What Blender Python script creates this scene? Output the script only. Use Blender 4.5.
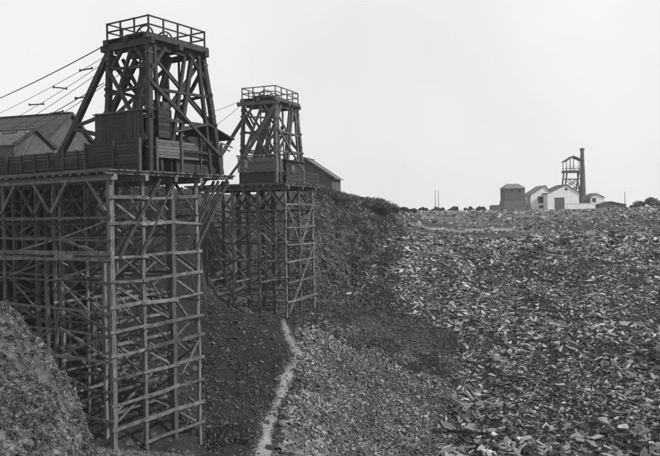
import bpy, math, random
import numpy as np
from mathutils import Vector, Matrix
random.seed(7); rng = np.random.default_rng(11)
for o in list(bpy.data.objects): bpy.data.objects.remove(o)
SC = bpy.context.scene; COL = SC.collection
R = math.radians

# ------------------------------------------------------------------ camera
F = 708.0; CX = 330.0; HY = 212.0; ROLL = R(1.0)
cam_d = bpy.data.cameras.new('camera'); cam = bpy.data.objects.new('camera', cam_d); COL.objects.link(cam)
cam_d.sensor_width = 36; cam_d.lens = F / 660 * 36; cam_d.shift_y = (HY - 228) / 660
cam_d.clip_start = 0.2; cam_d.clip_end = 9000
cam.location = (0, 0, 0); cam.rotation_euler = (R(90), ROLL, 0)
SC.camera = cam
# ------------------------------------------------------------------ world: bright overcast, grey (the photograph has no colour)
SUN_EL, SUN_AZ = R(38), R(110)      # azimuth clockwise from the view direction (+Y): from the right
w = bpy.data.worlds.new('World'); SC.world = w; w.use_nodes = True
nt = w.node_tree; N = nt.nodes; L = nt.links
bg = N['Background']
sky = N.new('ShaderNodeTexSky'); sky.sky_type = 'NISHITA'; sky.sun_disc = False
sky.sun_elevation = SUN_EL; sky.sun_rotation = SUN_AZ; sky.dust_density = 4; sky.air_density = 1
bw = N.new('ShaderNodeRGBToBW'); L.new(sky.outputs[0], bw.inputs[0])
# a cloud deck evens the sky out: mostly uniform, with faint soft structure
geo = N.new('ShaderNodeTexCoord'); cn = N.new('ShaderNodeTexNoise'); cn.inputs['Scale'].default_value = 2.2
cn.inputs['Detail'].default_value = 3; L.new(geo.outputs['Generated'], cn.inputs['Vector'])
mr = N.new('ShaderNodeMapRange'); mr.inputs[1].default_value = .3; mr.inputs[2].default_value = .7
mr.inputs[3].default_value = 8.6; mr.inputs[4].default_value = 10.3; L.new(cn.outputs[0], mr.inputs[0])
mx = N.new('ShaderNodeMix'); mx.data_type = 'FLOAT'; mx.inputs[0].default_value = .90
L.new(bw.outputs[0], mx.inputs[2]); L.new(mr.outputs[0], mx.inputs[3])
L.new(mx.outputs[0], bg.inputs['Color']); bg.inputs['Strength'].default_value = 0.10
sd = bpy.data.lights.new('sun', 'SUN'); sun = bpy.data.objects.new('sun', sd); COL.objects.link(sun)
sd.energy = 3.8; sd.angle = R(2); sd.color = (1, 1, 1)
sdir = Vector((math.sin(SUN_AZ) * math.cos(SUN_EL), math.cos(SUN_AZ) * math.cos(SUN_EL), math.sin(SUN_EL)))
sun.rotation_euler = sdir.to_track_quat('Z', 'Y').to_euler()
SC.view_settings.view_transform = 'Standard'; SC.view_settings.look = 'None'
SC.view_settings.exposure = 0.0; SC.view_settings.gamma = 1; SC.view_settings.use_curve_mapping = False
SC.render.engine = 'CYCLES'

# ------------------------------------------------------------------ measuring helpers
def true_xy(px, py):
    x, y = px - CX, py - HY
    return x * math.cos(ROLL) - y * math.sin(ROLL), x * math.sin(ROLL) + y * math.cos(ROLL)
def at(px, py, D):
    x, y = true_xy(px, py); return Vector((x / F * D, D, -y / F * D))
def Zat(px, py, D): return at(px, py, D).z

# ------------------------------------------------------------------ materials (all neutral greys)
def mat(name, a, b, scale=3.0, rough=.85, stretch=None, rand=.0, island=.0, bump=.0, attr=None, detail=6, spec=.3, bumpscale=None, coord='Object', ipow=1.0):
    m = bpy.data.materials.new(name); m.use_nodes = True; nt = m.node_tree; n = nt.nodes; l = nt.links
    p = n['Principled BSDF']; p.inputs['Roughness'].default_value = rough; p.inputs['Specular IOR Level'].default_value = spec
    tc = n.new('ShaderNodeTexCoord'); mp = n.new('ShaderNodeMapping'); l.new(tc.outputs[coord], mp.inputs[0])
    if stretch: mp.inputs['Scale'].default_value = stretch
    ns = n.new('ShaderNodeTexNoise'); ns.inputs['Scale'].default_value = scale; ns.inputs['Detail'].default_value = detail
    ns.inputs['Roughness'].default_value = .65; l.new(mp.outputs[0], ns.inputs['Vector'])
    r = n.new('ShaderNodeMapRange'); r.inputs[1].default_value = .3; r.inputs[2].default_value = .7
    r.inputs[3].default_value = a; r.inputs[4].default_value = b; l.new(ns.outputs[0], r.inputs[0]); out = r.outputs[0]
    def mul(x, lo, hi):
        q = n.new('ShaderNodeMapRange'); q.inputs[3].default_value = lo; q.inputs[4].default_value = hi; l.new(x, q.inputs[0])
        mm = n.new('ShaderNodeMath'); mm.operation = 'MULTIPLY'; l.new(out, mm.inputs[0]); l.new(q.outputs[0], mm.inputs[1]); return mm.outputs[0]
    if rand:
        oi = n.new('ShaderNodeObjectInfo'); out = mul(oi.outputs['Random'], 1 - rand, 1 + rand)
    if island:
        g = n.new('ShaderNodeNewGeometry'); pw_ = n.new('ShaderNodeMath'); pw_.operation = 'POWER'; pw_.inputs[1].default_value = ipow; l.new(g.outputs['Random Per Island'], pw_.inputs[0]); out = mul(pw_.outputs[0], 1 - island, 1 + island)
    if attr:
        at_ = n.new('ShaderNodeAttribute'); at_.attribute_name = attr
        mm = n.new('ShaderNodeMath'); mm.operation = 'MULTIPLY'; l.new(out, mm.inputs[0]); l.new(at_.outputs['Fac'], mm.inputs[1]); out = mm.outputs[0]
    l.new(out, p.inputs['Base Color'])
    if bump:
        nb = ns
        if bumpscale:
            nb = n.new('ShaderNodeTexNoise'); nb.inputs['Scale'].default_value = bumpscale; nb.inputs['Detail'].default_value = 8
            l.new(mp.outputs[0], nb.inputs['Vector'])
        bb = n.new('ShaderNodeBump'); bb.inputs['Strength'].default_value = 1; bb.inputs['Distance'].default_value = bump
        l.new(nb.outputs[0], bb.inputs['Height']); l.new(bb.outputs[0], p.inputs['Normal'])
    return m
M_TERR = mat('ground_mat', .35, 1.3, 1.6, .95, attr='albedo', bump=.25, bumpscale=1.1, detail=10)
M_SLATE = mat('slate_rubble', .045, .34, .22, .7, island=.9, ipow=1.7, bump=.03, bumpscale=3)
M_SLATE2 = mat('slate_small', .05, .22, .25, .8, island=.8, ipow=1.3)
M_NEAR = mat('near_debris', .03, .13, 1.5, .85, island=.6)
M_SLATE3 = mat('slate_dark', .03, .085, 1.5, .8, island=.6)
M_PATH = mat('rill_gravel', .14, .27, 2.5, .9, bump=.05, bumpscale=6)
M_RILL = mat('rill_mud', .13, .26, 1.5, .9, bump=.04, bumpscale=5)
M_POST = mat('weathered_post', .03, .17, 2.2, .85, stretch=(3, 3, .5), rand=.4, bump=.02)
M_LEDG = mat('weathered_ledger', .03, .16, 2.0, .85, rand=.4, bump=.02)
M_DARKW = mat('dark_timber', .02, .055, 1.8, .85, rand=.25, bump=.02)
M_TOWER = mat('tower_timber', .014, .045, 1.8, .85, rand=.25, bump=.02)
M_T2 = mat('tower_timber_pale', .05, .10, 1.8, .85, rand=.25, bump=.02)
M_BOARD_D = mat('dark_board', .016, .04, 2.2, .9, stretch=(1, 1, 5), island=.35, bump=.02)
M_BOARD_M = mat('grey_board', .06, .12, 2.2, .9, stretch=(1, 1, 5), island=.3, bump=.02)
M_DECK = mat('deck_board', .05, .12, 2.0, .9, island=.35)
M_IRON = mat('dark_iron', .03, .06, 4, .6)
M_ROOF_D = mat('slate_roof_dark', .035, .07, 2.5, .75, stretch=(1, 1, 3), island=.2)
M_ROOF_L = mat('slate_roof_pale', .09, .16, 2.5, .75, stretch=(1, 1, 3), island=.2)
M_WALL_G = mat('grey_render', .05, .10, 1.2, .9)
M_WALL_W = mat('white_render', .6, .8, .5, .9)
M_BRICK = mat('dark_brick', .06, .12, .8, .9)
M_OPEN = mat('dark_opening', .015, .025, 1, .9)
M_LEAF = mat('dark_scrub', .035, .085, .6, .8, island=.5)
M_TREE = mat('tree_leaf', .05, .09, .6, .8, island=.5)
M_BARK = mat('bark', .05, .10, 3, .9)
M_FAR = mat('far_steel', .04, .07, 1, .8)

# ------------------------------------------------------------------ object helpers
def tag(o, label=None, cat=None, group=None, kind=None):
    if label: o['label'] = label
    if cat: o['category'] = cat
    if group: o['group'] = group
    if kind: o['kind'] = kind
    return o
def thing(name, label, cat, loc, group=None):
    o = bpy.data.objects.new(name, None); COL.objects.link(o); o.location = loc; o.empty_display_size = .5
    return tag(o, label, cat, group)
class MB:
    def __init__(s): s.v = []; s.f = []
    def add(s, vs, fs):
        b = len(s.v); s.v += [tuple(v) for v in vs]; s.f += [tuple(i + b for i in f) for f in fs]; return s
    def hexa(s, P):      # 8 corners: bottom 4 ccw, top 4 ccw
        return s.add(P, [(3, 2, 1, 0), (4, 5, 6, 7), (0, 1, 5, 4), (1, 2, 6, 5), (2, 3, 7, 6), (3, 0, 4, 7)])
    def beam(s, p, q, wd, hg, seg=1, wob=0.0, taper=0.0, up=Vector((0, 0, 1))):
        p, q = Vector(p), Vector(q); d = (q - p).normalized()
        if abs(d.dot(up)) > .95: up = Vector((.55, .83, 0)).normalized()
        sd_ = d.cross(up).normalized(); u2 = sd_.cross(d).normalized()
        vs = []; fs = []
        for i in range(seg + 1):
            t = i / seg; c = p.lerp(q, t); k = 1 - taper * t
            if 0 < i < seg and wob: c = c + sd_ * random.uniform(-wob, wob) + u2 * random.uniform(-wob, wob)
            for a, b in ((-1, -1), (1, -1), (1, 1), (-1, 1)):
                j = 1 + random.uniform(-.08, .08)
                vs.append(c + sd_ * (a * wd / 2 * k * j) + u2 * (b * hg / 2 * k * j))
        for i in range(seg):
            for a in range(4):
                b = (a + 1) % 4; fs.append((i * 4 + a, i * 4 + b, i * 4 + 4 + b, i * 4 + 4 + a))
        fs.append((3, 2, 1, 0)); e = seg * 4; fs.append((e, e + 1, e + 2, e + 3))
        return s.add(vs, fs)
    def log(s, p, q, r, seg=3, wob=.03, taper=.12, n=8):
        p, q = Vector(p), Vector(q); d = (q - p).normalized(); up = Vector((0, 0, 1)) if abs(d.z) < .9 else Vector((1, 0, 0))
        a1 = d.cross(up).normalized(); a2 = a1.cross(d); vs = []; fs = []
        for i in range(seg + 1):
            t = i / seg; c = p.lerp(q, t); k = r * (1 - taper * t) * random.uniform(.96, 1.04)
            if 0 < i < seg: c = c + a1 * random.uniform(-wob, wob) + a2 * random.uniform(-wob, wob)
            for j in range(n):
                th = 2 * math.pi * j / n; vs.append(c + a1 * math.cos(th) * k + a2 * math.sin(th) * k)
        for i in range(seg):
            for j in range(n): fs.append((i * n + j, i * n + (j + 1) % n, (i + 1) * n + (j + 1) % n, (i + 1) * n + j))
        fs.append(tuple(range(n - 1, -1, -1))); fs.append(tuple(range(seg * n, seg * n + n)))
        return s.add(vs, fs)
    def build(s, name, m, parent=None, origin=None):
        me = bpy.data.meshes.new(name)
        o0 = Vector(origin) if origin is not None else (parent_world(parent) if parent else Vector((0, 0, 0)))
        if origin is None and parent is None and s.v: o0 = Vector(s.v[0])
        me.from_pydata([tuple(Vector(v) - o0) for v in s.v], [], s.f); me.polygons.foreach_set('use_smooth', np.zeros(len(me.polygons), bool)); me.update()
        o = bpy.data.objects.new(name, me); COL.objects.link(o); me.materials.append(m)
        if parent: o.parent = parent; o.location = o0 - parent_world(parent)
        else: o.location = o0
        return o
def parent_world(p):
    r = Vector((0, 0, 0))
    while p: r = r + Vector(p.location); p = p.parent
    return r
def part(name, m, parent, fn, label=None):
    mb = MB(); fn(mb); o = mb.build(name, m, parent)
    if label: o['label'] = label
    return o
def np_mesh(name, V, faces_list, m, attr=None, smooth=False):
    """faces_list: list of int arrays (n,k)."""
    me = bpy.data.meshes.new(name); me.vertices.add(len(V)); me.vertices.foreach_set('co', np.asarray(V, np.float32).ravel())
    li = np.concatenate([a.ravel() for a in faces_list]).astype(np.int32)
    tot = np.concatenate([np.full(len(a), a.shape[1]) for a in faces_list]).astype(np.int32)
    st = np.concatenate([[0], np.cumsum(tot)[:-1]]).astype(np.int32)
    me.loops.add(len(li)); me.loops.foreach_set('vertex_index', li)
    me.polygons.add(len(tot)); me.polygons.foreach_set('loop_start', st); me.polygons.foreach_set('loop_total', tot)
    me.polygons.foreach_set('use_smooth', np.full(len(tot), bool(smooth)))
    me.update(calc_edges=True)
    if attr is not None:
        at_ = me.attributes.new('albedo', 'FLOAT', 'POINT'); at_.data.foreach_set('value', np.asarray(attr, np.float32))
    me.materials.append(m); o = bpy.data.objects.new(name, me); COL.objects.link(o); return o

# ------------------------------------------------------------------ terrain: height as a function of the place
_T = rng.random((512, 512))
def vnoise(x, y):
    xi = np.floor(x).astype(int); yi = np.floor(y).astype(int); fx = x - xi; fy = y - yi
    fx = fx * fx * (3 - 2 * fx); fy = fy * fy * (3 - 2 * fy)
    g = lambda a, b: _T[a % 512, b % 512]
    return (g(xi, yi) * (1 - fx) + g(xi + 1, yi) * fx) * (1 - fy) + (g(xi, yi + 1) * (1 - fx) + g(xi + 1, yi + 1) * fx) * fy - .5
def smooth(a, b, x): t = np.clip((x - a) / (b - a), 0, 1); return t * t * (3 - 2 * t)
def fbm(x, y, sc, oct=4):
    r = 0; a = 1
    for i in range(oct): r = r + a * vnoise(x / sc + 17 * i, y / sc + 31 * i); a *= .5; sc *= .47
    return r
FARL = [('z', 150, 2.4), ('z', 300, .2), ('z', 1000, -.6), ('z', 6000, -.6)]
FARR = [('z', 300, -.9), ('z', 1000, -.8), ('z', 6000, -.8)]
PL = 2.75
COLS = {
 -350: [('z',3,-4),('z',12,-4.6),('z',20,-4),('z',28,-2.6),('z',38,-9),('z',46,-13),('z',54,-11),('z',61,PL),('z',85,PL)] + FARL,
 0: [('z',3,-4),('z',11,-5.4),('p',15,458),('p',21,385),('p',28,304),('z',36,-12),('z',45,-14),('z',54,-12),('z',60,PL),('z',80,2.9)] + FARL,
 40: [('z',3,-4),('z',11,-6),('p',17,458),('p',28,357),('z',36,-13),('z',46,-15),('z',56,-12),('z',62,PL),('z',80,2.9)] + FARL,
 60: [('z',3,-4),('z',11.5,-6.7),('p',19,458),('p',28,384),('z',34,-12.8),('z',43,-15.2),('z',56,-12),('z',62,PL),('z',80,2.9)] + FARL,
 78: [('z',3,-4),('z',12,-7.4),('p',21,458),('p',28,408),('z',33,-12.6),('p',40,446),('z',46,-15.5),('z',57,-12),('z',63,PL),('z',80,2.9)] + FARL,
 113: [('z',3,-4.5),('z',15,-9),('z',30,-12.2),('p',40,448),('z',46,-15.5),('z',58,-12),('z',64.5,PL),('z',80,2.9)] + FARL,
 160: [('z',3,-4.5),('z',15,-9),('z',30,-12.6),('p',40,449),('z',47,-16.6),('z',60,-12.5),('z',68,PL),('z',90,2.9)] + FARL,
 190: [('z',3,-4.5),('z',15,-9),('z',30,-13),('p',41,452),('z',50,-17.4),('p',62,372),('z',70,-9),('z',76,PL),('z',90,2.9)] + FARL,
 203: [('z',3,-4.5),('z',15,-9),('z',30,-14.2),('z',44,-16.8),('z',52,-17.6),('p',62,376),('p',75,308),('z',82,-7),('z',88,PL),('z',105,2.9)] + FARL,
 250: [('z',3,-4.5),('z',15,-9),('z',30,-14.5),('z',44,-17),('p',49,458),('p',60,394),('p',74,318),('p',87,303),('z',93,2.6),('z',110,2.7)] + FARL,
 300: [('z',3,-4.5),('z',15,-9),('z',30,-15),('z',45,-18),('p',50,460),('p',60,404),('p',70,340),('p',75,314),('p',88,300),('p',96,194),('p',101,184),('z',120,2.5)] + FARL,
 350: [('z',3,-4.5),('z',15,-9),('z',30,-15),('z',45,-19),('p',57,458),('p',68,382),('p',76,338),('p',80,317),('p',94,296),('p',99,262),('p',106,196),('z',125,1.2),('z',200,0)] + FARR,
 326: [('z',3,-4.5),('z',15,-9),('z',30,-15),('z',45,-18.5),('p',54,459),('p',64,393),('p',73,339),('p',78,315),('p',91,298),('p',97,236),('p',101,188),('z',110,2.6),('z',125,2.0),('z',200,0)] + FARR,
 385: [('z',3,-4.5),('z',15,-9),('z',30,-15),('z',45,-20),('p',58,458),('p',70,385),('p',80,336),('p',84,320),('p',92,292),('p',101,264),('p',108,238),('p',114,201),('z',125,.9),('z',200,-.3)] + FARR,
 402: [('z',3,-4.5),('z',15,-9),('z',30,-15),('z',45,-20),('p',59,458),('p',71,385),('p',81,336),('p',85,320),('p',94,288),('p',104,256),('p',113,236),('p',124,226),('p',138,209),('p',180,210)] + FARR,
 430: [('z',3,-4.5),('z',15,-9),('z',30,-15),('z',45,-20),('p',60,458),('p',72,388),('p',82,338),('p',86,320),('p',97,282),('p',110,248),('p',121,235.5),('p',136,227),('p',152,216),('p',180,212)] + FARR,
 480: [('z',3,-4.5),('z',15,-9),('z',30,-15),('z',45,-19),('p',60,458),('p',72,385),('p',95,290),('p',112,244),('p',121,235.5),('p',138,227.5),('p',165,215),('p',200,212)] + FARR,
 560: [('z',3,-4.5),('z',15,-9),('z',30,-15),('z',45,-18),('p',58,458),('p',72,370),('p',95,275),('p',112,242),('p',125,231.5),('p',138,226),('p',165,214),('p',200,210.5)] + FARR,
 660: [('z',3,-4.5),('z',15,-9),('z',30,-14.5),('z',45,-17),('p',55,458),('p',72,350),('p',95,262),('p',112,232),('p',130,216),('p',160,209),('p',200,207.5)] + FARR,
 800: [('z',3,-4.5),('z',15,-8),('z',30,-13),('z',45,-15),('z',60,-15),('z',72,-11),('z',95,-5),('z',112,-2),('z',130,-.6),('z',160,-.2),('z',200,-.3)] + FARR,
 1300: [('z',3,-4),('z',15,-6),('z',30,-9),('z',45,-10),('z',60,-9),('z',72,-7),('z',95,-3),('z',112,-1.5),('z',130,-.5),('z',160,-.2),('z',200,-.3)] + FARR,
}
_cp = np.array(sorted(COLS)); _LD = np.linspace(math.log(2), math.log(7000), 700)
_G = []
for c in _cp:
    ds = []; zs = []
    for k, D, v in COLS[c]:
        ds.append(math.log(D)); zs.append(v if k == 'z' else Zat(c, v, D))
    g = np.interp(_LD, ds, zs)
    ker = np.array([1, 2, 3, 2, 1]) / 9; g = np.convolve(np.pad(g, 2, mode='edge'), ker, 'valid'); _G.append(g)
_G = np.array(_G)
def base_z(x, y):
    x = np.asarray(x, float); y = np.asarray(y, float)
    px = CX + x / y * F; t = (np.log(y) - _LD[0]) / (_LD[1] - _LD[0]); t = np.clip(t, 0, len(_LD) - 1.001); i = t.astype(int); ft = t - i
    px = px + 10 * fbm(x, y, 9, 2)
    j = np.clip(np.searchsorted(_cp, px) - 1, 0, len(_cp) - 2); fp = np.clip((px - _cp[j]) / (_cp[j + 1] - _cp[j]), 0, 1)
    return (_G[j, i] * (1 - ft) + _G[j, i + 1] * ft) * (1 - fp) + (_G[j + 1, i] * (1 - ft) + _G[j + 1, i + 1] * ft) * fp
def ground(x, y):
    x = np.asarray(x, float); y = np.asarray(y, float); z = base_z(x, y)
    e = 1.2; gx = (base_z(x + e, y) - base_z(x - e, y)) / (2 * e); gy = (base_z(x, y + e) - base_z(x, y - e)) / (2 * e)
    s = np.clip(np.hypot(gx, gy) - .45, 0, 1.2) / 1.2                   # steep faces are craggy
    low = np.clip((1.5 - z) / 2, 0, 1)
    z = z + .9 * fbm(x + 70, y + 30, 4.2, 3) * smooth(16, 30, x + y * .12) * smooth(46, 52, y) * (1 - smooth(112, 120, y))
    z = z + .55 * fbm(x + 7, y + 3, 1.5, 4) * (1 - smooth(30, 34, y)) * smooth(10, 14, y)
    fade = np.clip(1.25 - y / 400, .15, 1) * (.35 + .65 * low) * (1 - .75 * smooth(116, 121, y) * (1 - smooth(138, 144, y)) * smooth(.105 * 124, 14, x))
    z = z + fade * (.75 * fbm(x, y, 7, 3) + .7 * fbm(x + 50, y, 1.9, 4) * (.35 + .9 * s)) 
    z = z + s * (1.9 * fbm(x, y + 99, 3.2, 4) - .25 * np.abs(np.sin(z * 2.3 + 3 * fbm(x, y, 6, 2))))
    return z
def gz(x, y): return float(ground(np.array([x]), np.array([y]))[0])
def pyof(x, y, z):
    tx = x / y * F; ty = -z / y * F; c, s = math.cos(ROLL), math.sin(ROLL)
    return CX + tx * c + ty * s, HY - tx * s + ty * c
# where the scree field of big slabs begins (a line on the ground: left limit as a function of distance)
def scree_left(y): return np.interp(y, [50, 60, 72, 82, 86, 92, 100, 112, 124], [435, 440, 452, 462, 415, 352, 372, 398, 402])
def fine_zone(px, y): return smooth(300, 322, px + (75 - y) * 1.25 + 14 * fbm(px / 8, y, 3, 3)) * (1 - smooth(-6, 10, px - scree_left(y))) * (1 - smooth(76, 80, y)) * smooth(40, 46, y)

def dark_patch(px, d): return np.clip(np.exp(-((px - 452) / 18) ** 2 - ((d - 79) / 7) ** 2) + .8 * np.exp(-((px - 412) / 26) ** 2 - ((d - 81) / 3.2) ** 2), 0, 1)
NC, NR = 560, 560
pxs = np.concatenate([np.linspace(-500, -20, 50)[:-1], np.linspace(-20, 690, NC - 100), np.linspace(690, 1300, 52)[1:]])
Ds = np.concatenate([np.exp(np.linspace(math.log(2.2), math.log(40), 70))[:-1], np.linspace(40, 150, 400), np.exp(np.linspace(math.log(150), math.log(900), 90))[1:]])
PX, DD = np.meshgrid(pxs, Ds); X = (PX - CX) / F * DD; Zg = ground(X, DD)
alb = np.full(X.shape, .035)
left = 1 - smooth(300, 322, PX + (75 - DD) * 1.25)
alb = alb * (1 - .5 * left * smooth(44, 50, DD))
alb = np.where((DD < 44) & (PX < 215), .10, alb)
fz = fine_zone(PX, DD); alb = alb * (1 - fz) + .08 * fz
bench = smooth(76, 79, DD) * (1 - smooth(86, 90, DD)) * (1 - smooth(428, 445, PX)); alb = alb * (1 - bench) + .085 * bench
cliff = smooth(86, 92, DD) * (1 - smooth(385, 405, PX)); alb = alb * (1 - cliff) + .055 * cliff
patch = dark_patch(PX, DD); alb = alb * (1 - .6 * np.clip(patch, 0, 1))
ledge = np.clip(.75 + 2.2 * fbm(X, DD, 4, 3), 0, 1) * smooth(408, 424, PX) * (1 - smooth(520, 550, PX)) * smooth(125, 129, DD) * (1 - smooth(133, 138, DD)); alb = alb * (1 - ledge) + .22 * ledge
berm = smooth(400, 410, PX) * smooth(140, 146, DD); alb = alb * (1 - berm) + .105 * berm
alb = alb * (1 + .5 * fbm(X, DD, 5, 4))
V = np.stack([X, DD, Zg], -1).reshape(-1, 3); nr, nc = X.shape
idx = np.arange(nr * nc).reshape(nr, nc)
Q = np.stack([idx[:-1, :-1], idx[:-1, 1:], idx[1:, 1:], idx[1:, :-1]], -1).reshape(-1, 4)
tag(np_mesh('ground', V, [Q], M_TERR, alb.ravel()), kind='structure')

# the pale rill running down the dark slope
rill = [(283, 322, 72.6), (288, 336, 0), (296, 350, 0), (300, 357, 0), (291, 370, 0), (284, 382, 0), (283, 392, 0), (275, 408, 0), (268, 424, 0), (266, 440, 0), (262, 458, 0)]
def hit(px, py, d0=40, d1=300):
    """distance at which the sight line through a measured point meets the ground"""
    tx, ty = true_xy(px, py); d = np.linspace(d0, d1, 6000); g = ground(tx / F * d, d); zz = -ty / F * d
    k = np.argmax(zz < g); return d[k] if (zz < g).any() else d1
pts = []
for i, (a, b, _) in enumerate(rill):
    D = hit(a, b); v = at(a, b, D); pts.append((v.x, v.y))
pts = np.array(pts); t = np.linspace(0, len(pts) - 1, 110)
rx = np.interp(t, range(len(pts)), pts[:, 0]); ry = np.interp(t, range(len(pts)), pts[:, 1])
for _ in range(2): rx[1:-1] = (rx[:-2] + rx[1:-1] + rx[2:]) / 3; ry[1:-1] = (ry[:-2] + ry[1:-1] + ry[2:]) / 3
wd = np.interp(t, [0, 1, 3, 6, 10], [.15, .3, .36, .33, .42]) * (1.1 + .9 * fbm(t * 3, t * 0, 1, 3))
vs = []
for k in range(7):
    o_ = (k / 6 - .5) * 2 * wd * (1 + .35 * fbm(t * 5 + k * 9, t, 1, 2)); x = rx + o_; vs.append(np.stack([x, ry, ground(x, ry) + .07 - .06 * abs(k - 3) / 3], -1))
vs = np.array(vs); ii = np.arange(7 * 110).reshape(7, 110)
tag(np_mesh('path', vs.reshape(-1, 3), [np.stack([ii[:-1, :-1], ii[1:, :-1], ii[1:, 1:], ii[:-1, 1:]], -1).reshape(-1, 4)], M_RILL), kind='structure')

# ------------------------------------------------------------------ rubble (nobody could count it)
def slabs(name, x, y, L_, asp, th, m, tilt=.5, lift=.25, label='', yawc=None, cat='rubble', dip=(0, 0)):
    n = len(x); z = ground(x, y); e = .5
    gx = (ground(x + e, y) - ground(x - e, y)) / (2 * e); gy = (ground(x, y + e) - ground(x, y - e)) / (2 * e)
    nrm = np.stack([-gx * .6 - dip[0], -gy * .6 - dip[1], np.ones(n)], -1) + rng.normal(0, tilt, (n, 3)) * [1, 1, .2]
    nrm /= np.linalg.norm(nrm, axis=1, keepdims=True)
    yaw = rng.uniform(0, 2 * np.pi, n) if yawc is None else rng.normal(yawc, .7, n)
    a = np.stack([np.cos(yaw), np.sin(yaw), np.zeros(n)], -1); a -= nrm * (a * nrm).sum(1, keepdims=True); a /= np.linalg.norm(a, axis=1, keepdims=True)
    b = np.cross(nrm, a)
    k = 6; th0 = np.linspace(0, 2 * np.pi, k, endpoint=False)[None] + rng.uniform(-.48, .48, (n, k))
    rr = rng.uniform(.5, 1.2, (n, k)); lx = np.cos(th0) * rr * L_[:, None] / 2; ly = np.sin(th0) * rr * (L_ * asp)[:, None] / 2
    C = np.stack([x, y, z + L_ * lift * rng.uniform(-.4, 1, n)], -1)
    ring = C[:, None] + lx[..., None] * a[:, None] + ly[..., None] * b[:, None]
    top = ring + nrm[:, None] * (th * rng.uniform(.75, 1.2, (k, n)).T[..., 0:1].squeeze(-1).reshape(n, 1))[..., None] / 2 if False else ring + nrm[:, None] * (th[:, None] * rng.uniform(.7, 1.2, (n, k)))[..., None] / 2
    bot = ring - nrm[:, None] * (th[:, None] / 2)[..., None]
    V = np.concatenate([top, bot], 1).reshape(-1, 3); o = (np.arange(n) * 12)[:, None]
    T = o + np.arange(6)[None]; B = o + 6 + np.arange(5, -1, -1)[None]
    S = np.concatenate([np.stack([o[:, 0] + i, o[:, 0] + 6 + i, o[:, 0] + 6 + (i + 1) % 6, o[:, 0] + (i + 1) % 6], -1) for i in range(6)])
    return tag(np_mesh(name, V, [T, B, S], m), label, cat, kind='stuff')
def sample(n, p0, p1, d0, d1, keep=None):
    d = np.sqrt(rng.uniform(d0 * d0, d1 * d1, n)); px = rng.uniform(p0, p1, n)
    if keep is not None: k = keep(px, d) > rng.random(n); px = px[k]; d = d[k]
    return px, (px - CX) / F * d, d
clump = lambda x, y: np.clip(.68 + 1.7 * fbm(x, y, 3.2, 3), .22, 1)
px, x, y = sample(190000, 330, 750, 48, 121, lambda p, d: smooth(-8, 8, p - scree_left(d)) * clump((p - CX) / F * d, d))
L_ = np.clip(rng.lognormal(-.72, .5, len(x)), .16, 1.4) * (1 - .55 * smooth(112, 119, y)) * np.clip(1 + 1.0 * fbm(x + 300, y, 11, 2), .7, 1.35)
slabs('slate_rubble', x, y, L_, rng.uniform(.22, .55, len(x)), L_ * rng.uniform(.07, .18, len(x)), M_SLATE, .55, .5,
      'tipped waste of broken grey slate slabs covering the whole right-hand slope', yawc=.12, dip=(-.12, .22))
px, x, y = sample(70000, 330, 750, 46, 95, lambda p, d: smooth(-8, 8, p - scree_left(d)) * clump((p - CX) / F * d, d))
L_ = rng.uniform(.08, .28, len(x)); slabs('scree_gravel', x, y, L_, rng.uniform(.3, .8, len(x)), L_ * .35, M_SLATE2, .5, .4, 'fine slate chips filling the gaps between the big slabs of the right-hand slope')
px, x, y = sample(130000, 262, 475, 45, 82, lambda p, d: fine_zone(p, d) * clump((p - CX) / F * d + 40, d) * (1 - .8 * dark_patch(p, d)))
L_ = np.clip(rng.lognormal(-1.75, .45, len(x)), .06, .6) * (1 + .5 * (1 - smooth(300, 335, px + (75 - y) * 1.2)) + .5 * (1 - smooth(50, 56, y)))
slabs('fine_scree', x, y, L_, rng.uniform(.4, .9, len(x)), L_ * rng.uniform(.15, .35, len(x)), M_SLATE2, .55, .4,
      'pale fine slate scree filling the pit floor right of the rill')
px, x, y = sample(150000, 300, 745, 46, 119, lambda p, d: smooth(-12, 6, p - np.where(d > 86, scree_left(d), 300)))
L_ = rng.uniform(.08, .34, len(x)); slabs('slate_fines', x, y, L_, rng.uniform(.3, .8, len(x)), L_ * .4, M_SLATE3, .55, .4, 'dark slate fines bedded between and under the slabs of the pit')
px, x, y = sample(13000, 392, 700, 121, 215, lambda p, d: np.where(d < 141, np.maximum(smooth(500, 550, p), np.maximum(1 - smooth(408, 422, p), .28)), .8) * clump((p - CX) / F * d + 9, d))
L_ = np.clip(rng.lognormal(-.7, .4, len(x)), .2, 1.6)
slabs('waste_stone', x, y, L_, rng.uniform(.4, .9, len(x)), L_ * .35, M_SLATE, .4, .2, 'scattered waste stone on the bank above the pale ledge')
px, x, y = sample(24000, 90, 305, 44, 88, lambda p, d: clump((p - CX) / F * d + 90, d) * .7)
L_ = np.clip(rng.lognormal(-2.1, .7, len(x)), .04, .8)
slabs('dark_scree', x, y, L_, rng.uniform(.4, .9, len(x)), L_ * .3, M_SLATE3, .35, .15, 'dark stones on the earth slope left of the rill')
px, x, y = sample(600000, -60, 235, 12, 45, lambda p, d: np.where(d < 31, smooth(112, 92, p) if False else 1 - smooth(88, 112, p), smooth(38, 39, d) * (1 - smooth(42, 44, d))))
L_ = np.clip(rng.lognormal(-2.75, .55, len(x)), .025, .35)
slabs('near_rubble', x, y, L_, rng.uniform(.4, .95, len(x)), L_ * rng.uniform(.2, .5, len(x)), M_NEAR, .5, .3, 'loose pale rubble heaped in the lower left foreground before the trestle')
rxy = rng.integers(0, 110, 6000); x = rx[rxy] + rng.normal(0, .8, 6000) * wd[rxy]; y = ry[rxy] + rng.normal(0, .4, 6000)
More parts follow.
